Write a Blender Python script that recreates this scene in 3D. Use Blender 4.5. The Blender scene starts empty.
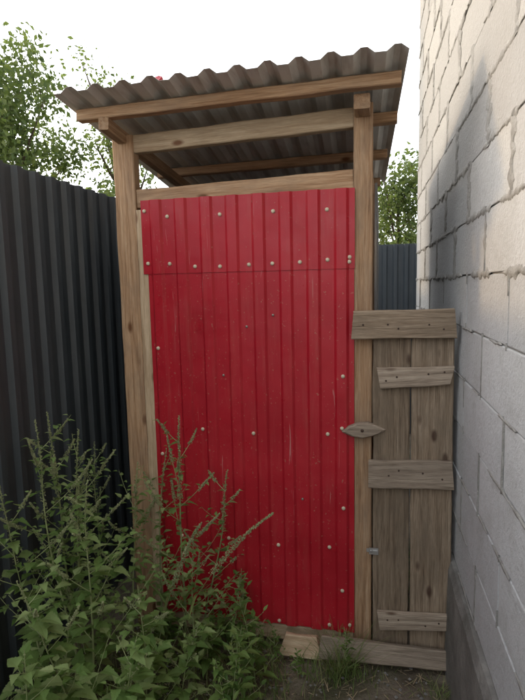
import bpy, random, math
import numpy as np
from math import *
from mathutils import Vector, Matrix, noise
random.seed(7)
S=bpy.context.scene
S.view_settings.view_transform='Standard'; S.view_settings.look='None'; S.view_settings.exposure=0
def link(o,parent=None):
    S.collection.objects.link(o)
    if parent: o.parent=parent
    return o
def empty(name,loc=(0,0,0)):
    o=bpy.data.objects.new(name,None); o.location=loc; return link(o)
def meshobj(name,v,f,mats,parent=None,mi=None,smooth=False):
    me=bpy.data.meshes.new(name); me.from_pydata([tuple(x) for x in v],[],f)
    for m in (mats if isinstance(mats,(list,tuple)) else [mats]): me.materials.append(m)
    if mi is not None: me.polygons.foreach_set('material_index',mi)
    if smooth: me.polygons.foreach_set('use_smooth',[True]*len(me.polygons))
    me.update()
    return link(bpy.data.objects.new(name,me),parent)
# ---------------- materials
class NT:
    def __init__(s,name):
        s.m=bpy.data.materials.new(name); s.m.use_nodes=True; s.t=s.m.node_tree; s.n=s.t.nodes
        s.b=s.n['Principled BSDF']; s.out=s.n['Material Output']
    def new(s,ty,**k):
        n=s.n.new(ty)
        for a,b in k.items(): setattr(n,a,b)
        return n
    def L(s,a,b): s.t.links.new(a,b)
    def coord(s,kind='Object',scale=(1,1,1),rnd=False):
        c=s.new('ShaderNodeTexCoord'); mp=s.new('ShaderNodeMapping'); mp.inputs['Scale'].default_value=scale
        s.L(c.outputs[kind],mp.inputs['Vector'])
        if rnd:
            oi=s.new('ShaderNodeObjectInfo'); mu=s.new('ShaderNodeMath',operation='MULTIPLY'); mu.inputs[1].default_value=37.
            s.L(oi.outputs['Random'],mu.inputs[0]); s.L(mu.outputs[0],mp.inputs['Location'])
        return mp.outputs[0]
    def noise(s,vec,scale,detail=4,rough=.6,dist=0):
        n=s.new('ShaderNodeTexNoise'); n.inputs['Scale'].default_value=scale; n.inputs['Detail'].default_value=min(detail,4)
        n.inputs['Roughness'].default_value=rough; n.inputs['Distortion'].default_value=dist
        s.L(vec,n.inputs['Vector']); return n.outputs['Fac']
    def ramp(s,fac,stops):
        r=s.new('ShaderNodeValToRGB'); e=r.color_ramp.elements
        while len(e)<len(stops): e.new(.5)
        for i,(p,c) in enumerate(stops):
            e[i].position=p; e[i].color=(c[0],c[1],c[2],1) if isinstance(c,(tuple,list)) else (c,c,c,1)
        s.L(fac,r.inputs[0]); return r.outputs[0]
    def mix(s,fac,a,b,mode='MIX'):
        m=s.new('ShaderNodeMix',data_type='RGBA',blend_type=mode)
        for sock,val in ((m.inputs[0],fac),(m.inputs[6],a),(m.inputs[7],b)):
            if isinstance(val,(int,float)): sock.default_value=val
            elif isinstance(val,tuple): sock.default_value=(*val,1)
            else: s.L(val,sock)
        return m.outputs[2]
    def bump(s,h,strength=.3,dist=.01):
        b=s.new('ShaderNodeBump'); b.inputs['Strength'].default_value=strength; b.inputs['Distance'].default_value=dist
        s.L(h,b.inputs['Height']); s.L(b.outputs[0],s.b.inputs['Normal'])
    def done(s,col=None,rough=.8,metal=0,spec=None):
        if col is not None:
            if isinstance(col,tuple): s.b.inputs['Base Color'].default_value=(*col,1)
            else: s.L(col,s.b.inputs['Base Color'])
        if isinstance(rough,(int,float)): s.b.inputs['Roughness'].default_value=rough
        else: s.L(rough,s.b.inputs['Roughness'])
        s.b.inputs['Metallic'].default_value=metal
        if spec is not None: s.b.inputs['Specular IOR Level'].default_value=spec
        return s.m
def wood(name,dark,mid,light,stain,staincol,knotcol,fine=.35):
    t=NT(name)
    v=t.coord('Object',(1.2,26,26),rnd=True)
    g=t.noise(v,3.,6,.65,.6)
    g2=t.noise(t.coord('Object',(6,160,160),rnd=True),3,3,.6)
    col=t.ramp(g,[(.3,dark),(.48,mid),(.7,light)])
    col=t.mix(fine,col,t.ramp(g2,[(.35,.35),(.6,1.)]),'MULTIPLY')
    kv=t.coord('Object',(4,9,9),rnd=True)
    vo=t.new('ShaderNodeTexVoronoi'); vo.inputs['Scale'].default_value=1.2; t.L(kv,vo.inputs['Vector'])
    kn=t.ramp(vo.outputs['Distance'],[(.08,1.),(.17,0.)])
    col=t.mix(kn,col,knotcol)
    st=t.ramp(t.noise(t.coord('Object',(1.5,4,4),rnd=True),2.2,5,.7),[(.45,0.),(.70,stain)])
    col=t.mix(st,col,staincol)
    oi=t.new('ShaderNodeObjectInfo')
    col=t.mix(1.,col,t.ramp(oi.outputs['Random'],[(0,.80),(1,1.1)]),'MULTIPLY')
    t.bump(g2,.45,.004)
    return t.done(col,.78,spec=.3)
M_pine=wood('pine_wood',(.28,.155,.08),(.47,.29,.165),(.60,.42,.265),.65,(.27,.19,.13),(.16,.07,.03))
M_pine2=wood('pine_wood_pale',(.42,.29,.175),(.58,.435,.285),(.68,.54,.375),.55,(.36,.25,.155),(.22,.11,.06))
M_gate=wood('weathered_wood',(.16,.112,.073),(.31,.23,.157),(.43,.335,.24),.7,(.18,.14,.10),(.08,.045,.03),.5)
M_cross=wood('weathered_wood_grey',(.20,.152,.11),(.38,.30,.225),(.51,.42,.325),.6,(.24,.19,.145),(.09,.05,.03),.5)
def red():
    t=NT('red_painted_sheet')
    v=t.coord('Object')
    n=t.noise(v,3,4,.65)
    col=t.ramp(n,[(.3,(.36,.009,.019)),(.55,(.43,.013,.025)),(.75,(.48,.023,.034))])
    d=t.ramp(t.noise(t.coord('Object',(14,14,1.2)),2.,4,.7),[(.52,0.),(.8,.16)])
    col=t.mix(d,col,(.45,.20,.15))
    sv=t.coord('Object',(60,60,2.3)); sc=t.ramp(t.noise(sv,1.6,2,.5,1.2),[(.72,0.),(.75,.5)])
    col=t.mix(sc,col,(.55,.28,.26))
    sp=t.ramp(t.noise(v,95,1,.5),[(.70,0.),(.76,.5)])
    col=t.mix(sp,col,(.40,.20,.14))
    t.bump(t.noise(v,5,2,.5),.3,.014)
    return t.done(col,t.ramp(t.noise(v,9,3,.6),[(.3,.27),(.7,.46)]),spec=.4)
M_red=red()
def metal(name,c1,c2,c3,dirt,dirtc,rough=.42,spec=.5,strk=(12,12,.9)):
    t=NT(name); v=t.coord('Object')
    col=t.ramp(t.noise(v,2.5,4,.6),[(.3,c1),(.5,c2),(.75,c3)])
    d=t.ramp(t.noise(t.coord('Object',strk),2.,4,.7),[(.48,0.),(.75,dirt)])
    col=t.mix(d,col,dirtc)
    t.bump(t.noise(v,6,2,.5),.15,.01)
    return t.done(col,t.ramp(t.noise(v,7,3,.6),[(.3,rough-.08),(.7,rough+.12)]),spec=spec)
M_fence=metal('anthracite_sheet',(.034,.043,.051),(.041,.051,.060),(.052,.062,.070),.4,(.09,.094,.093),.42)
M_roof=metal('roof_sheet',(.48,.47,.43),(.58,.57,.53),(.65,.64,.60),.7,(.30,.25,.20),.45,.5,(10,1.2,10))
M_side=metal('grey_side_sheet',(.18,.18,.18),(.22,.22,.22),(.26,.26,.26),.3,(.12,.11,.10),.5)
def block():
    t=NT('aerated_block'); v=t.coord('Object')
    geo=t.new('ShaderNodeNewGeometry')
    r=t.ramp(geo.outputs['Random Per Island'],[(0,(.45,.455,.46)),(.5,(.50,.505,.51)),(1,(.55,.555,.555))])
    sep=t.new('ShaderNodeSeparateXYZ'); t.L(v,sep.inputs[0])
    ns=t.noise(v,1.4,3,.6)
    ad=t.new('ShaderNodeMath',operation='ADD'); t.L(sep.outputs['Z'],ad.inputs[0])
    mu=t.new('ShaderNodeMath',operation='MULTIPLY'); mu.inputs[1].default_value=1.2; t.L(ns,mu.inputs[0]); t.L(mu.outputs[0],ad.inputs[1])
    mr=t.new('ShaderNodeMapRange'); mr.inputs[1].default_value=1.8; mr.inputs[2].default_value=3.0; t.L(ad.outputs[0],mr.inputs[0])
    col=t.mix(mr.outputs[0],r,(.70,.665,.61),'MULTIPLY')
    col=t.mix(t.ramp(t.noise(v,5,4,.75),[(.45,0.),(.75,.5)]),col,(.34,.33,.31))
    col=t.mix(t.ramp(t.noise(v,34,3,.7),[(.55,0.),(.75,.4)]),col,(.28,.27,.25))
    h=t.noise(v,60,4,.75)
    t.bump(h,.7,.008)
    return t.done(col,.93,spec=.15)
M_block=block()
def conc(name,a,b,c,s=6):
    t=NT(name); v=t.coord('Object')
    col=t.ramp(t.noise(v,s,4,.7),[(.3,a),(.5,b),(.72,c)])
    col=t.mix(t.ramp(t.noise(v,60,2,.7),[(.55,0.),(.75,.4)]),col,a)
    t.bump(t.noise(v,35,4,.75),.7,.01)
    return t.done(col,.95,spec=.1)
M_mortar=conc('mortar',(.20,.19,.175),(.27,.26,.24),(.34,.33,.305),14)
M_plinth=conc('plinth_concrete',(.14,.135,.12),(.21,.20,.185),(.30,.29,.265),5)
def simple(name,c,rough=.6,metal=0,spec=.4,vs=30):
    t=NT(name); v=t.coord('Object')
    col=t.mix(t.noise(v,vs,2),tuple(x*.75 for x in c),tuple(min(1,x*1.15) for x in c))
    return t.done(col,rough,metal,spec)
M_screw=simple('screw_cap',(.66,.57,.42),.4)
M_screwR=simple('screw_bare',(.35,.30,.26),.4,.6)
M_nail=simple('rusty_nail',(.06,.035,.025),.7)
M_galv=simple('galvanised',(.55,.55,.54),.35,.7)
def leafmat(name,a,b,c,trans=.35,vs=9):
    t=NT(name); v=t.coord('Object')
    geo=t.new('ShaderNodeNewGeometry')
    col=t.ramp(geo.outputs['Random Per Island'],[(0,a),(.5,b),(1,c)])
    col=t.mix(.5,col,t.ramp(t.noise(v,vs,1),[(.3,.6),(.7,1.2)]),'MULTIPLY')
    t.done(col,.6,spec=.3)
    tr=t.new('ShaderNodeBsdfTranslucent'); hs=t.mix(.45,col,(.30,.40,.08)); t.L(hs,tr.inputs[0])
    mx=t.new('ShaderNodeMixShader'); mx.inputs[0].default_value=trans
    t.L(t.b.outputs[0],mx.inputs[1]); t.L(tr.outputs[0],mx.inputs[2]); t.L(mx.outputs[0],t.out.inputs[0])
    return t.m
M_leaf=leafmat('weed_leaf',(.13,.23,.06),(.21,.33,.10),(.33,.41,.18),.38)
M_leafd=leafmat('nettle_leaf',(.09,.17,.045),(.14,.24,.06),(.21,.30,.09))
M_stem=simple('weed_stem',(.28,.33,.15),.6)
M_seed=leafmat('weed_seed',(.25,.30,.14),(.34,.38,.19),(.42,.43,.25),.2)
M_tleaf=leafmat('tree_leaf',(.045,.075,.022),(.08,.12,.035),(.14,.17,.055),.4,1.5)
M_bark=simple('bark',(.11,.085,.06),.9,0,.1,12)
M_grass=leafmat('grass_blade',(.10,.17,.045),(.17,.24,.07),(.30,.29,.14),.3)
M_straw=simple('straw',(.38,.30,.19),.8,0,.2)
def soil():
    t=NT('soil'); v=t.coord('Object')
    col=t.ramp(t.noise(v,4,4,.72),[(.3,(.11,.085,.062)),(.5,(.19,.155,.12)),(.72,(.30,.25,.20))])
    g=t.ramp(t.noise(v,.8,3,.6),[(.5,0.),(.65,.7)])
    col=t.mix(g,col,(.06,.08,.03))
    t.bump(t.noise(v,30,4,.75),.9,.02)
    return t.done(col,.97,spec=.1)
M_soil=soil()
# ---------------- helpers
def box(v,f,lo,hi,jit=0,mi=None,m=0):
    b=len(v)
    for x in (lo[0],hi[0]):
        for y in (lo[1],hi[1]):
            for z in (lo[2],hi[2]): v.append((x+random.uniform(-jit,jit),y+random.uniform(-jit,jit),z+random.uniform(-jit,jit)))
    for q in ((0,1,3,2),(4,6,7,5),(0,4,5,1),(2,3,7,6),(0,2,6,4),(1,5,7,3)): f.append(tuple(b+i for i in q))
    if mi is not None: mi.extend([m]*6)
def plank(name,a,b,w,t,mat,parent,face=(0,-1,0),wob=.003,w2=None,cut=(0,0)):
    a=Vector(a);b=Vector(b);X=(b-a);L=X.length;X.normalize();F=Vector(face);F=(F-X*F.dot(X)).normalized()
    Y=-F; Z=X.cross(Y); n=max(3,int(L/.05)); sd=random.uniform(0,99); w2=w2 or w
    v=[];f=[];c=min(.004,t*.2)
    for i in range(n+1):
        u=i/n; ww=(w+(w2-w)*u)/2; tt=t/2
        prof=[(-tt+c,-ww),(tt-c,-ww),(tt,-ww+c),(tt,ww-c),(tt-c,ww),(-tt+c,ww),(-tt,ww-c),(-tt,-ww+c)]
        for (y,z) in prof:
            d=noise.noise(Vector((u*L*5+sd,(1 if z>0 else -1)*7,0)))*wob+noise.noise(Vector((u*L*25+sd,z*40,y*40)))*wob*.35
            e=0
            if i==0: e=cut[0]*(z/ww)*.5+random.uniform(-.002,.002)
            if i==n: e=cut[1]*(z/ww)*.5+random.uniform(-.002,.002)
            v.append((u*L-L/2+e,y+noise.noise(Vector((u*L*3+sd,2,0)))*wob*.5,z+d))
    for i in range(n):
        for k in range(8):
            f.append((i*8+k,i*8+(k+1)%8,(i+1)*8+(k+1)%8,(i+1)*8+k))
    f.append(tuple(range(7,-1,-1)));f.append(tuple(n*8+k for k in range(8)))
    o=meshobj(name,v,f,mat,parent)
    M=Matrix((X,Y,Z)).transposed().to_4x4(); M.translation=(a+b)/2; o.matrix_world=M
    return o
def trap(s,pitch,lo,sl,h):
    u=(s/pitch+.5)%1-.5; d=abs(u*pitch)
    if d<lo/2: return 0
    if d<lo/2+sl: return h*(d-lo/2)/sl
    return h
def sheet(name,s0,s1,t0,t1,func,pitch,lo,sl,h,mat,parent=None,nt=6,off=0,thick=.0012,wav=.0015,bw=.0025):
    st=set([s0,s1]); k=math.floor((s0-off)/pitch)-1
    while off+k*pitch<s1+pitch:
        c=off+k*pitch
        for d in (-lo/2-sl,-lo/2,lo/2,lo/2+sl):
            if s0<c+d<s1: st.add(c+d)
        k+=1
    st=sorted(st); v=[];f=[];n=len(st)
    for j in range(nt+1):
        tt=t0+(t1-t0)*j/nt
        for s in st:
            v.append(func(s,tt,trap(s-off,pitch,lo,sl,h)+noise.noise(Vector((s*6,tt*5,off)))*wav))
    for j in range(nt):
        for i in range(n-1): f.append((j*n+i,j*n+i+1,(j+1)*n+i+1,(j+1)*n+i))
    o=meshobj(name,v,f,mat,parent)
    so=o.modifiers.new('thick','SOLIDIFY'); so.thickness=thick; so.offset=0
    bv=o.modifiers.new('bev','BEVEL'); bv.width=bw; bv.segments=2; bv.limit_method='ANGLE'; bv.angle_limit=radians(15)
    return o
def dome(v,f,c,r,h,ax=(0,-1,0),mi=None,m=0):
    A=Vector(ax);P=A.orthogonal().normalized();Q=A.cross(P);b=len(v);n=10
    for rr,hh in ((1,0),(.95,.5),(.6,.95)):
        for k in range(n):
            a=2*pi*k/n; v.append(Vector(c)+(P*cos(a)+Q*sin(a))*r*rr+A*h*hh)
    v.append(Vector(c)+A*h)
    for j in range(2):
        for k in range(n): f.append((b+j*n+k,b+j*n+(k+1)%n,b+(j+1)*n+(k+1)%n,b+(j+1)*n+k))
    for k in range(n): f.append((b+2*n+k,b+2*n+(k+1)%n,b+3*n))
def tube(v,f,pts,r0,r1,ns=5,mi=None,m=0):
    b=len(v);n=len(pts)
    for i,p in enumerate(pts):
        d=(pts[min(i+1,n-1)]-pts[max(i-1,0)]).normalized(); P=d.orthogonal().normalized() if abs(d.z)>.99 else d.cross(Vector((0,0,1))).normalized()
        Q=d.cross(P); r=r0+(r1-r0)*i/(n-1)
        for k in range(ns):
            a=2*pi*k/ns; v.append(p+(P*cos(a)+Q*sin(a))*r)
    for i in range(n-1):
        for k in range(ns):
            f.append((b+i*ns+k,b+i*ns+(k+1)%ns,b+(i+1)*ns+(k+1)%ns,b+(i+1)*ns+k))
            if mi is not None: mi.append(m)
# ---------------- SHED
shed=empty('outhouse_shed')
plank('post_front_left',(-.078,.03,0),(-.078,.03,2.36),.1,.06,M_pine,shed)
plank('post_front_right',(.986,.03,0),(.986,.03,2.402),.078,.06,M_pine,shed)
plank('post_back_left',(-.078,1.17,0),(-.078,1.17,2.27),.08,.05,M_pine,shed)
plank('post_back_right',(.986,1.17,0),(.986,1.17,2.27),.08,.05,M_pine,shed)
plank('beam_top',(-.027,.03,2.322),(.946,.03,2.352),.078,.045,M_pine2,shed)
plank('beam_lower',(-.027,.035,2.082),(.946,.035,2.108),.08,.045,M_pine,shed,cut=(0,0))
plank('door_frame_edge',(-.002,.012,.10),(-.002,.012,2.03),.05,.03,M_pine2,shed)
plank('sill',(0.0,.03,.05),(.945,.03,.05),.075,.05,M_pine2,shed)
zr=lambda x,y:2.440+.014*x-.10*(y+.13)
skew=lambda y:-.045*(y+.27)
for i,(nm,y,x0,x1) in enumerate((('batten_front',-.13,-.205,1.13),('purlin_1',.22,-.19,1.125),('purlin_2',.68,-.2,1.085),('purlin_3',1.17,-.2,1.05))):
    plank(nm,(x0,y,zr(x0,y)-.024),(x1,y,zr(x1,y)-.024),.045,.05,M_pine,shed)
plank('rafter_1',(-.078,-.16,zr(-.078,-.16)-.075),(-.078,1.25,zr(-.078,1.25)-.075),.052,.045,M_pine,shed,face=(-1,0,0))
plank('rafter_2',(.99,.064,zr(.99,.064)-.075),(.99,1.25,zr(.99,1.25)-.075),.052,.045,M_pine,shed,face=(-1,0,0))
plank('post_cleat',(.984,-.100,2.375),(.984,-.001,2.375),.055,.062,M_pine,shed,face=(-1,0,0))
sheet('roof_sheet',-.225,1.15,-.285,1.3,lambda s,t,h:(s+skew(t),t,zr(s,t)+.003+h),.115,.040,.026,.020,M_roof,shed,nt=8,off=.02,thick=.001,bw=.008,wav=.004)
# red sheets
sheet('door_sheet_lower',.022,.95,.10,1.765,lambda s,t,h:(s,-.006-h,t),.118,.056,.011,.010,M_red,shed,nt=12,off=.13)
sheet('door_sheet_upper',.0,.952,1.742,2.07,lambda s,t,h:(s+.001,-.0095-h,t),.118,.056,.011,.010,M_red,shed,nt=5,off=.13)
v=[];f=[]
scr=[(.13,2.0),(.37,1.995),(.61,1.99),(.838,1.99),(.13,1.785),(.248,1.775),(.366,1.77),(.5,1.768),(.602,1.772),(.72,1.77),(.84,1.78),(.93,1.77),(.93,1.79),(.025,1.79),(.015,2.02),
     (.90,1.28),(.90,1.055),(.90,.69),(.838,1.03),(.5,1.02),(.26,1.03),(.366,.50),(.602,.495),(.838,.50),(.9,.30),(.13,.5),(.248,.125),(.366,.13),(.6,.12),(.838,.125),(.93,.14),(.06,1.4),(.06,.9)]
for x,z in scr:
    rib=trap(x-.13,.118,.056,.011,.010); y=-.0075-rib-(.0035 if z>1.742 else 0)
    dome(v,f,(x+random.uniform(-.004,.004),y,z+random.uniform(-.006,.006)),.0088,.006)
meshobj('screw_heads',v,f,M_screw,shed,smooth=True)
v=[];f=[]
for x,z in ((.48,1.5),(.72,.72),(.366,1.28),(.60,1.55)): dome(v,f,(x,-.0075,z),.006,.004)
meshobj('screw_heads_bare',v,f,M_screwR,shed,smooth=True)
sheet('side_left',.065,1.14,.05,2.1,lambda s,t,h:(-.135-h,s,t),.115,.05,.012,.01,M_side,shed)
sheet('side_right',.065,1.14,.05,2.1,lambda s,t,h:(1.032+h,s,t),.115,.05,.012,.01,M_side,shed)
sheet('back_sheet',-.12,1.02,.05,2.25,lambda s,t,h:(s,1.2+h,t),.115,.05,.012,.01,M_side,shed)
# wooden turn latch
v=[];f=[]
pr=[(.898,1.045),(.925,1.068),(.965,1.084),(1.01,1.088),(1.05,1.076),(1.082,1.062),(1.068,1.048),(1.03,1.032),(.985,1.02),(.94,1.026)]
n=len(pr);cx=sum(p[0] for p in pr)/n;cz=sum(p[1] for p in pr)/n
for y,s in ((-.002,1),(-.030,1),(-.036,.86)):
    for x,z in pr: v.append((cx+(x-cx)*s-.99,y,cz+(z-cz)*s-1.05))
for j in range(2):
    for k in range(n): f.append((j*n+k,j*n+(k+1)%n,(j+1)*n+(k+1)%n,(j+1)*n+k))
f.append(tuple(range(2*n,3*n)));f.append(tuple(range(n-1,-1,-1)))
o=meshobj('turn_latch',v,f,M_cross,shed);o.location=(.99,-.001,1.05)
v=[];f=[];dome(v,f,(.985,-.037,1.055),.007,.004);meshobj('turn_latch_screw',v,f,M_nail,shed,smooth=True)
v=[];f=[];b=0
for i in range(7):
    x=.13+.012*i; v+= [(x,-.22,2.49+.003*sin(i*2)),(x+.004*cos(i),-.19,2.508+.004*i/3+.004*sin(i*1.7)),(x,-.15,2.49+.004*cos(i*3))]
for i in range(6):
    for k in range(2): f.append((i*3+k,i*3+k+1,(i+1)*3+k+1,(i+1)*3+k))
meshobj('red_scrap',v,f,M_red,shed)
# ---------------- GATE
gate=empty('wooden_gate')
plank('board_left',(1.108,-.012,.02),(1.104,-.012,1.50),.152,.024,M_gate,gate,wob=.004)
plank('board_right',(1.276,-.011,.02),(1.268,-.011,1.50),.168,.024,M_gate,gate,wob=.004)
plank('crossboard_top',(.945,-.0405,1.508),(1.352,-.0405,1.512),.118,.028,M_gate,gate,wob=.005,cut=(.01,-.012))
plank('crossboard_upper',(1.053,-.038,1.282),(1.343,-.038,1.302),.088,.024,M_cross,gate,wob=.005,w2=.075,cut=(-.01,.02))
plank('crossboard_middle',(1.012,-.038,.868),(1.355,-.038,.88),.122,.024,M_cross,gate,wob=.004,cut=(.004,-.004))
plank('crossboard_lower',(1.058,-.038,.198),(1.343,-.038,.222),.088,.024,M_cross,gate,wob=.004,w2=.07,cut=(-.006,.006))
v=[];f=[]
for x,z in ((1.09,1.51),(1.13,1.50),(1.25,1.52),(1.31,1.50),(.99,1.52),(1.09,1.28),(1.13,1.29),(1.25,1.30),(1.31,1.31),(1.09,.87),(1.14,.88),(1.24,.88),(1.31,.875),(1.09,.2),(1.14,.21),(1.25,.21),(1.31,.22)):
    dome(v,f,(x+random.uniform(-.008,.008),-.050 if z<1.4 else -.0546,z+random.uniform(-.012,.012)),.0042,.002)
meshobj('nails',v,f,M_nail,gate)
v=[];f=[];box(v,f,(1.015,-.036,.50),(1.055,-.033,.53));box(v,f,(1.004,-.03,.507),(1.016,-.027,.523));box(v,f,(1.03,-.040,.51),(1.05,-.0365,.52))
dome(v,f,(1.024,-.0365,.516),.005,.004)
o=meshobj('metal_hasp',v,f,M_galv,gate)
plank('threshold_board',(.80,-.085,.068),(1.355,-.06,.062),.098,.03,M_cross,gate,face=(0,-1,.35),wob=.006,w2=.075,cut=(.02,.03))
plank('threshold_board_short',(.63,-.085,.062),(.80,-.083,.058),.095,.03,M_pine2,gate,face=(0,-1,.3),wob=.008,cut=(.03,-.03))
# ---------------- FENCES
fence=empty('metal_fence')
FX=-.42
y=-4.2;i=0
while y<3.6:
    sheet('panel_%d'%i,y,y+1.165,-.06,2.19,lambda s,t,h,i=i:(FX+h+(.0015 if i%2 else 0),s,t),.115,.052,.016,.020,M_fence,fence,nt=5,off=.0,thick=.001)
    y+=1.15;i+=1
for yy in (-3,-.6,1.8): 
    v=[];f=[];box(v,f,(FX-.07,yy,0),(FX-.01,yy+.04,2.15));meshobj('post',v,f,M_fence,fence)
fence2=empty('metal_fence')
y=-.4;i=0
while y<6:
    sheet('panel_%d'%i,y,y+1.165,-.06,2.10,lambda s,t,h,i=i:(s,3.75-h-(.0015 if i%2 else 0),t),.115,.052,.016,.020,M_fence,fence2,nt=4,off=.0,thick=.001)
    y+=1.15;i+=1
for xx in (0,2.4,4.8):
    v=[];f=[];box(v,f,(xx,3.78,0),(xx+.04,3.84,2.05));meshobj('post',v,f,M_fence,fence2)
# ---------------- HOUSE
house=empty('block_house',(1.372,0,0)); house.rotation_euler=(0,0,atan(.026))
YE=1.95
v=[];f=[];box(v,f,(.006,-6,.50),(6,YE-.008,5.0));meshobj('mortar_core',v,f,M_mortar,house)
v=[];f=[];z=.50;row=0
while z<4.95:
    y=YE; first=.6 if row%2==0 else .3
    while y>-6:
        l=first if y==YE else .6
        o_=random.uniform(-.0025,.0025)
        box(v,f,(o_,y-l+.0035,z+.0025),(.25,y-.0035,z+.1975),.001); y-=l
    x=.26 if row%2 else .26
    while x<5.8:
        box(v,f,(x,YE-.2,z+.003),(x+.592,YE+random.uniform(-.002,.002),z+.197),.001); x+=.6
    z+=.2;row+=1
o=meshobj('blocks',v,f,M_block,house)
bv=o.modifiers.new('b','BEVEL');bv.width=.003;bv.segments=2
v=[];f=[]
def smear(p0,p1,hw,seed,prob):
    L=math.dist(p0,p1);n=max(3,int(L/.010));d=((p1[0]-p0[0])/L,(p1[1]-p0[1])/L);nn=(-d[1],d[0]);prev=None
    for i in range(n+1):
        u=i/n;g=noise.noise(Vector((u*L*5,seed,3)))
        ok=g>prob
        fade=min(1,(g-prob)*5)
        a=hw*fade*(.75+.9*noise.noise(Vector((u*L*28,seed,9)))+.7*noise.noise(Vector((u*L*90,seed,1))))
        b_=hw*fade*(.75+.9*noise.noise(Vector((u*L*28,seed,29)))+.7*noise.noise(Vector((u*L*90,seed,21))))
        if not ok: prev=None;continue
        a=max(a,.001);b_=max(b_,.001)
        c=(p0[0]+d[0]*L*u,p0[1]+d[1]*L*u);bi=len(v)
        v.extend([(.0005,c[0]+nn[0]*a,c[1]+nn[1]*a),(-.0045,c[0]+nn[0]*a*.55,c[1]+nn[1]*a*.55),(-.0045,c[0]-nn[0]*b_*.55,c[1]-nn[1]*b_*.55),(.0005,c[0]-nn[0]*b_,c[1]-nn[1]*b_)])
        if prev is not None:
            for k in range(3): f.append((prev+k,prev+k+1,bi+k+1,bi+k))
        prev=bi
z=.50;row=0;sd=0
while z<4.9:
    up=z>1.65; sd+=1.7
    smear((-5.9,z),(YE,z),.017 if up else .007,sd,-.2 if up else .0)
    y=YE; first=.6 if row%2==0 else .3
    while y>-5.5:
        y-= first if y==YE else .6
        sd+=1.3
        smear((y,z-.01),(y,z+.21),(random.uniform(.02,.055) if up else random.uniform(.005,.011)),sd,-.5 if up else -.2)
    z+=.2;row+=1
meshobj('mortar_smears',v,f,M_mortar,house,smooth=True)
v=[];f=[];n=80
pf=[(-.035,-.1),(-.03,.2),(-.028,.455),(-.015,.492),(.05,.496)]
for i in range(n+1):
    y=-6+(YE+6.02)*i/n
    for k,(x,z) in enumerate(pf): v.append((x+.006*noise.noise(Vector((y*4,z*4,0))),y,z+(.006*noise.noise(Vector((y*3,k,5))) if k>1 else 0)))
for i in range(n):
    for k in range(len(pf)-1): f.append((i*5+k,i*5+k+1,(i+1)*5+k+1,(i+1)*5+k))
f.append(tuple(n*5+k for k in range(5)))
meshobj('plinth',v,f,M_plinth,house)
v=[];f=[];box(v,f,(-.12,-6.2,5.0),(6.2,YE+.15,5.12));meshobj('roof_slab',v,f,M_plinth,house)
# ---------------- GROUND
N=150;v=[];f=[]
for i in range(N+1):
    for j in range(N+1):
        a=i/N*2-1;b=j/N*2-1
        x=.4+a*2.2+np.sign(a)*abs(a)**5*150;y=-.2+b*2.2+np.sign(b)*abs(b)**5*150
        z=-.012+.022*noise.noise(Vector((x*2.5,y*2.5,0)))+.012*noise.noise(Vector((x*9,y*9,1)))+(.006*noise.noise(Vector((x*30,y*30,1))))
        v.append((x,y,z))
for i in range(N):
    for j in range(N): f.append((i*(N+1)+j,(i+1)*(N+1)+j,(i+1)*(N+1)+j+1,i*(N+1)+j+1))
meshobj('ground',v,f,M_soil,smooth=True)
v=[];f=[]
for i in range(900):
    x=random.uniform(-.3,1.33);y=random.uniform(-1.2,.0);L=random.uniform(.01,.06);a=random.uniform(0,2*pi);w=random.uniform(.0008,.002)
    d=Vector((cos(a),sin(a),random.uniform(-.1,.2)))*L;p=Vector((x,y,random.uniform(0,.01)));q=Vector((-sin(a),cos(a),0))*w;b=len(v)
    v+=[p-q,p+q,p+d+q,p+d-q,];f.append((b,b+1,b+2,b+3))
for i in range(700):
    x=random.uniform(-.3,1.33);y=random.uniform(-1.2,.02);r=random.uniform(.003,.011)
    b=len(v)
    for (dx,dy,dz) in ((1,0,0),(-1,0,0),(0,1,0),(0,-1,0),(0,0,.8),(0,0,-.8)):
        v.append((x+dx*r*random.uniform(.6,1.2),y+dy*r*random.uniform(.6,1.2),.002+dz*r))
    for q in ((0,2,4),(2,1,4),(1,3,4),(3,0,4),(2,0,5),(1,2,5),(3,1,5),(0,3,5)): f.append(tuple(b+k for k in q))
mi=[0]*900+[1]*(700*8)
meshobj('ground_litter',v,f,[M_straw,M_plinth],mi=mi)
# ---------------- WEEDS
ST=[(0,.0),(.12,.05),(.22,.26),(.30,.40),(.335,.34),(.40,.38),(.44,.30),(.52,.33),(.56,.25),(.65,.26),(.69,.17),(.78,.16),(.88,.08),(1,.0)]
NARROW=[(0,.0),(.1,.12),(.25,.27),(.33,.25),(.45,.30),(.52,.24),(.66,.22),(.74,.14),(.87,.09),(1,0)]
def leaf(v,f,mi,p,d,up,L,m,shape=ST,fold=.25,droop=.35):
    d=d.normalized();s=d.cross(up)
    if s.length<.01: s=Vector((1,0,0))
    s.normalize();n=s.cross(d).normalized();b=len(v);tw=random.uniform(-.35,.35);wd=random.uniform(.75,1.0)
    for k,(u,w) in enumerate(shape):
        c=p+d*(u*L)-n*(droop*u*u*L)+s*(tw*.25*u*u*L)
        jw=random.uniform(.92,1.08)*wd
        v.append(c)
        v.append(c+s*(w*L*jw)+n*((fold+tw*u)*w*L)); v.append(c-s*(w*L*jw)+n*((fold-tw*u)*w*L))
    for k in range(len(shape)-1):
        a=b+k*3
        f.append((a,a+3,a+4,a+1));f.append((a,a+2,a+5,a+3));mi+= [m,m]
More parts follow.
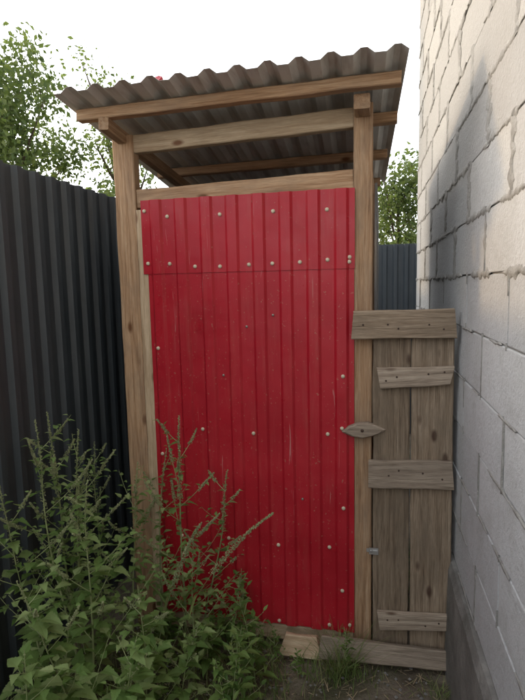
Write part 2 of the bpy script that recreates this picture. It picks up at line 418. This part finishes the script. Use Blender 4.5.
def bend(p,d,L,n,curve,jit):
    pts=[p.copy()];d=d.normalized()
    for i in range(n):
        d=(d+Vector((0,0,curve/n))+Vector((random.uniform(-jit,jit),random.uniform(-jit,jit),random.uniform(-jit,jit)*.5))).normalized()
        p=p+d*(L/n);pts.append(p.copy())
    return pts
def seedspike(v,f,mi,pts,dens,r):
    n=len(pts)-1
    for k in range(dens):
        t=random.uniform(0,n-.001);i=int(t);c=pts[i].lerp(pts[i+1],t-i);tt=t/n
        c=c+Vector([random.gauss(0,1) for _ in range(3)]).normalized()*r*(1.3-tt)
        q=Vector([random.gauss(0,1) for _ in range(3)]).normalized();w=q.orthogonal().normalized()*random.uniform(.0018,.0036);q=q*random.uniform(.002,.0045);b=len(v)
        x=w.cross(q).normalized()*w.length
        v+= [c+q,c+w,c+x,c-w-x,c-q]
        for fc in ((0,1,2),(0,2,3),(0,3,1),(4,2,1),(4,3,2),(4,1,3)): f.append(tuple(b+z for z in fc));mi.append(2)
def weed(name,base,H,lean=(0,0),nb=10,LS=.06,seedy=.6,lm=M_leaf,shape=ST,dens=1.,seed=0):
    random.seed(seed);v=[];f=[];mi=[];UP=Vector((0,0,1))
    p=Vector((base[0],base[1],-.01))
    main=bend(p,Vector((lean[0]*.6,lean[1]*.6,1)),H,12,0,.07)
    for q in range(len(main)): main[q]+=Vector((lean[0],lean[1],0))*(.25*H*(q/12)**2)
    tube(v,f,main,.0045*H+.001,.0012,6,mi,0)
    br=[]
    for i in range(nb):
        t=.1+.83*(i+.5)/nb; k=t*12;ii=int(k);c=main[ii].lerp(main[min(ii+1,12)],k-ii)
        a=i*2.4+random.uniform(-.4,.4)
        L=H*(.40*(1-t)**.8+.07)*random.uniform(.6,1.15)
        d=Vector((cos(a),sin(a),random.uniform(.5,1.0)))
        pts=bend(c,d,L,6,.35,.09);tube(v,f,pts,.0018,.0007,4,mi,0);br.append((pts,L,t))
        leaf(v,f,mi,c,Vector((cos(a+.3),sin(a+.3),.25)),UP,LS*(1.25-.6*t)*random.uniform(.8,1.15),1,shape,random.uniform(.1,.35),random.uniform(.2,.6))
    for pts,L,t in br:
        n=max(3,int(L/.025*dens))
        for j in range(n):
            u=(j+.6)/n*6;ii=min(int(u),5);c=pts[ii].lerp(pts[ii+1],u-ii);dd=(pts[ii+1]-pts[ii]).normalized()
            a=j*2.4+random.uniform(-.5,.5);side=Vector((cos(a),sin(a),random.uniform(-.1,.5)))
            sz=LS*(1.0-.5*(u/6))*(1.15-.5*t)*random.uniform(.45,1.2)
            tip=c+(dd*.4+side).normalized()*sz*.3
            tube(v,f,[c,tip],.0007,.0005,3,mi,0)
            leaf(v,f,mi,tip,dd*.5+side,UP,sz,1,shape,random.uniform(.05,.4),random.uniform(.1,.8))
        if t>.35 and random.random()<seedy: seedspike(v,f,mi,pts[3:],int(60*L/.1),.0065)
    for j in range(int(14*dens)):
        u=.5+.5*j/14/dens*.98;k=u*12;ii=min(int(k),11);c=main[ii].lerp(main[ii+1],k-ii);a=j*2.4
        leaf(v,f,mi,c,Vector((cos(a),sin(a),.6)),UP,LS*(1.15-.85*u)*random.uniform(.7,1.2),1,shape,.25,random.uniform(.1,.5))
    if seedy>0: seedspike(v,f,mi,main[8:],int(200*H*seedy),.009)
    return meshobj(name,v,f,[M_stem,lm,M_seed],mi=mi,smooth=False)
specs=[ # base, H, lean, nb, LS
 ((.02,-.66),1.0,(-.05,.0),13,.085,.6),((-.13,-.42),1.12,(.0,.0),15,.065,.8),((-.26,-.30),1.22,(.02,0),14,.058,.9),
 ((.13,-.86),.80,(-.1,0),12,.10,.4),((-.02,-.25),.92,(.05,0),12,.06,.6),((.20,-.62),.62,(.08,0),11,.085,.2),
 ((.17,-.13),1.16,(.14,-.05),13,.05,1.),((.05,-.12),.95,(.1,0),12,.055,.6),((.28,-.30),.66,(.16,0),11,.06,.5),
 ((.22,-.85),.60,(.0,0),11,.09,.2),((-.3,-.05),.95,(0,0),12,.06,.5),((-.2,-.62),1.0,(0,0),13,.08,.5),
 ((.30,-.52),.42,(.1,0),9,.075,.2),((.40,-.15),.48,(.12,0),9,.05,.3),((.06,-1.02),.66,(0,0),11,.10,.1),((-.33,-.85),1.05,(0,0),13,.075,.5),
 ((.3,-.95),.40,(0,0),9,.09,.1),((.24,-.08),.9,(.2,0),10,.045,.9),((-.08,-.55),1.2,(-.04,0),12,.055,1.)]
for i,(b,H,ln,nb,LS,sdy) in enumerate(specs):
    weed('weed_plant',b,H,ln,nb,LS,sdy,M_leaf,seed=i*13+5)
random.seed(77)
for i in range(20):
    r=random.random();x=random.uniform(-.38,.58);y=random.uniform(-1.0,-.06)
    if x>.3 and y<-.4: y+=.4
    rs=random.getstate()
    weed('nettle_plant',(x,y),random.uniform(.22,.45),(random.uniform(-.2,.2),random.uniform(-.2,.1)),8,.065,0,M_leafd,NARROW,1.,seed=300+i)
    random.setstate(rs)
random.seed(5)
weed('nettle_plant',(.60,-.16),.2,(.1,-.1),7,.035,0,M_leafd,NARROW,1.,seed=901)
weed('nettle_plant',(.52,-.22),.22,(.1,-.1),7,.045,0,M_leafd,NARROW,1.,seed=904)
weed('nettle_plant',(.72,-.2),.13,(-.1,-.1),7,.03,0,M_leafd,NARROW,1.,seed=902)
weed('nettle_plant',(.93,-.14),.24,(.05,-.1),7,.03,0,M_leafd,NARROW,1.,seed=903)
random.seed(21);v=[];f=[];mi=[]
for (b,d,L) in (((.14,-.3),(.35,.05,1),.98),((.1,-.32),(.22,-.1,1),.9),((.0,-.5),(-.2,.0,1),.8)):
    pts=bend(Vector((b[0],b[1],0)),Vector(d),L,16,-1.1,.04);tube(v,f,pts,.002,.0006,5,mi,0)
    seedspike(v,f,mi,pts[9:],420,.010)
    for k in (3,5,7): 
        a=random.uniform(0,6.28);leaf(v,f,mi,pts[k],Vector((cos(a),sin(a),.9)),Vector((0,0,1)),.2,1,[(0,.0),(.1,.03),(.4,.035),(.7,.025),(1,0)],.2,.7)
meshobj('grass_seed_stalks',v,f,[M_stem,M_grass,M_seed],mi=mi)
random.seed(31);v=[];f=[]
def blade(x,y,h,sp):
    a=random.uniform(0,2*pi);d=Vector((cos(a)*sp,sin(a)*sp,1)).normalized();w=random.uniform(.0012,.0028);s=Vector((-sin(a),cos(a),0))*w
    p=Vector((x,y,-.01));b=len(v)
    for k in range(5):
        u=k/4;c=p+d*h*u+Vector((cos(a),sin(a),-.5))*(h*.35*u*u);ww=s*(1-u*.9);v.append(c-ww);v.append(c+ww)
    for k in range(4): f.append((b+2*k,b+2*k+1,b+2*k+3,b+2*k+2))
for (cx,cy,r,n,h) in ((.90,-.16,.06,150,.21),(.80,-.14,.08,60,.1),(.45,-.15,.2,260,.14),(1.02,-.14,.06,40,.07),(.6,-.25,.2,200,.07),(1.15,-.3,.15,50,.05),(1.3,-.2,.04,50,.08),(.1,-.5,.5,900,.16),(.0,.5,.4,100,.2),(1.2,.6,.15,200,.2),(.55,-.5,.2,120,.08)):
    for i in range(n): blade(random.gauss(cx,r*.6),random.gauss(cy,r*.6),h*random.uniform(.5,1.4),random.uniform(.05,.6))
meshobj('grass_patch',v,f,M_grass)
# ---------------- TREES
def tree(name,base,H,R,nl,ls,seed,lowc=.3,clump=.22,nb=11):
    random.seed(seed);v=[];f=[];mi=[];B=Vector((base[0],base[1],-.05))
    tr=bend(B,Vector((random.uniform(-.1,.1),random.uniform(-.1,.1),1)),H*.75,10,0,.08);tube(v,f,tr,.05*H/3,.02,8,mi,0)
    tips=[]
    for i in range(nb):
        t=lowc+(1-lowc)*(i/nb);k=t*10;ii=min(int(k),9);c=tr[ii].lerp(tr[ii+1],k-ii);a=i*2.4+random.uniform(-.5,.5)
        L=R*random.uniform(.75,1.2)*(1-.35*t);pts=bend(c,Vector((cos(a),sin(a),.35+.9*t)),L,8,.25,.12);tube(v,f,pts,.018*H/3,.006,5,mi,0)
        for j in range(7):
            q=pts[2+j%7] if 2+j%7<9 else pts[-1];a2=random.uniform(0,2*pi);L2=L*random.uniform(.25,.5)
            p2=bend(q,Vector((cos(a2),sin(a2),random.uniform(.0,1.2))),L2,5,.2,.18);tube(v,f,p2,.006,.002,4,mi,0)
            tips+=p2[2:]
    for i in range(nl):
        q=random.choice(tips)+Vector([random.gauss(0,clump*.5) for _ in range(3)])
        d=Vector([random.gauss(0,1) for _ in range(3)]);d.z-=.5;d.normalize();s=d.orthogonal().normalized();s=(s*cos(i)+d.cross(s)*sin(i));n=d.cross(s);L=ls*random.uniform(.6,1.3);b=len(v)
        v+= [q,q+d*L*.45+s*L*.28+n*L*.08,q+d*L,q+d*L*.45-s*L*.28+n*L*.08];f+= [(b,b+1,b+2),(b,b+2,b+3)];mi+=[1,1]
    return meshobj(name,v,f,[M_bark,M_tleaf],mi=mi)
tree('apple_tree',(-3.75,4.5),5.6,2.0,19000,.085,3,clump=.27,nb=13)
tree('apple_tree',(-2.7,5.8),6.4,1.3,2600,.085,8,clump=.22)
tree('apple_tree',(1.3,8.0),4.4,1.4,6500,.09,12,clump=.25)
for i,(x,y,h) in enumerate(((-5.2,-.2,5.0),(-5.4,2.0,5.2))):  # unseen trees added left of frame to keep sun off the lower wall
    tree('sun_blocker_tree',(x,y),h,1.5,4000,.13,40+i,lowc=.15,clump=.4,nb=12)
# ---------------- LIGHT
az=radians(14);el=radians(18)
sd=Vector((-cos(az)*cos(el),sin(az)*cos(el),sin(el)))
w=bpy.data.worlds.new('World');S.world=w;w.use_nodes=True;nt=w.node_tree
sky=nt.nodes.new('ShaderNodeTexSky');sky.sky_type='NISHITA';sky.sun_disc=False;sky.sun_elevation=el;sky.sun_rotation=atan2(sd.x,sd.y)
sky.dust_density=4;sky.air_density=1.0;sky.ozone_density=1
hs=nt.nodes.new('ShaderNodeHueSaturation');hs.inputs['Saturation'].default_value=.35;hs.inputs['Value'].default_value=4.6
nt.links.new(sky.outputs[0],hs.inputs['Color'])
hz=nt.nodes.new('ShaderNodeMix');hz.data_type='RGBA';hz.inputs[0].default_value=.55;hz.inputs[7].default_value=(13.5,13.8,14.2,1)
nt.links.new(hs.outputs[0],hz.inputs[6])
bg=nt.nodes['Background'];nt.links.new(hz.outputs[2],bg.inputs[0]);bg.inputs[1].default_value=.15
sl=bpy.data.lights.new('sun','SUN');sl.energy=1.4;sl.angle=radians(3);sl.color=(1,.68,.34)
so=bpy.data.objects.new('sun',sl);so.rotation_euler=sd.to_track_quat('Z','Y').to_euler();link(so)
# ---------------- CAMERA
th,ph,ro=0.2245,0.1209,-0.0217
F=Vector((-sin(th),cos(th),0));R=Vector((cos(th),sin(th),0));U=Vector((0,0,1))
F2=F*cos(ph)-U*sin(ph);U2=U*cos(ph)+F*sin(ph);R3=R*cos(ro)+U2*sin(ro);U3=U2*cos(ro)-R*sin(ro)
cd=bpy.data.cameras.new('camera');co=bpy.data.objects.new('camera',cd);link(co)
Mx=Matrix((R3,U3,-F2)).transposed().to_4x4();Mx.translation=(1.0632,-2.2569,1.6764);co.matrix_world=Mx
cd.sensor_fit='VERTICAL';cd.sensor_height=36;cd.sensor_width=36;cd.lens=27.0;cd.clip_start=.05;cd.clip_end=500
S.camera=co
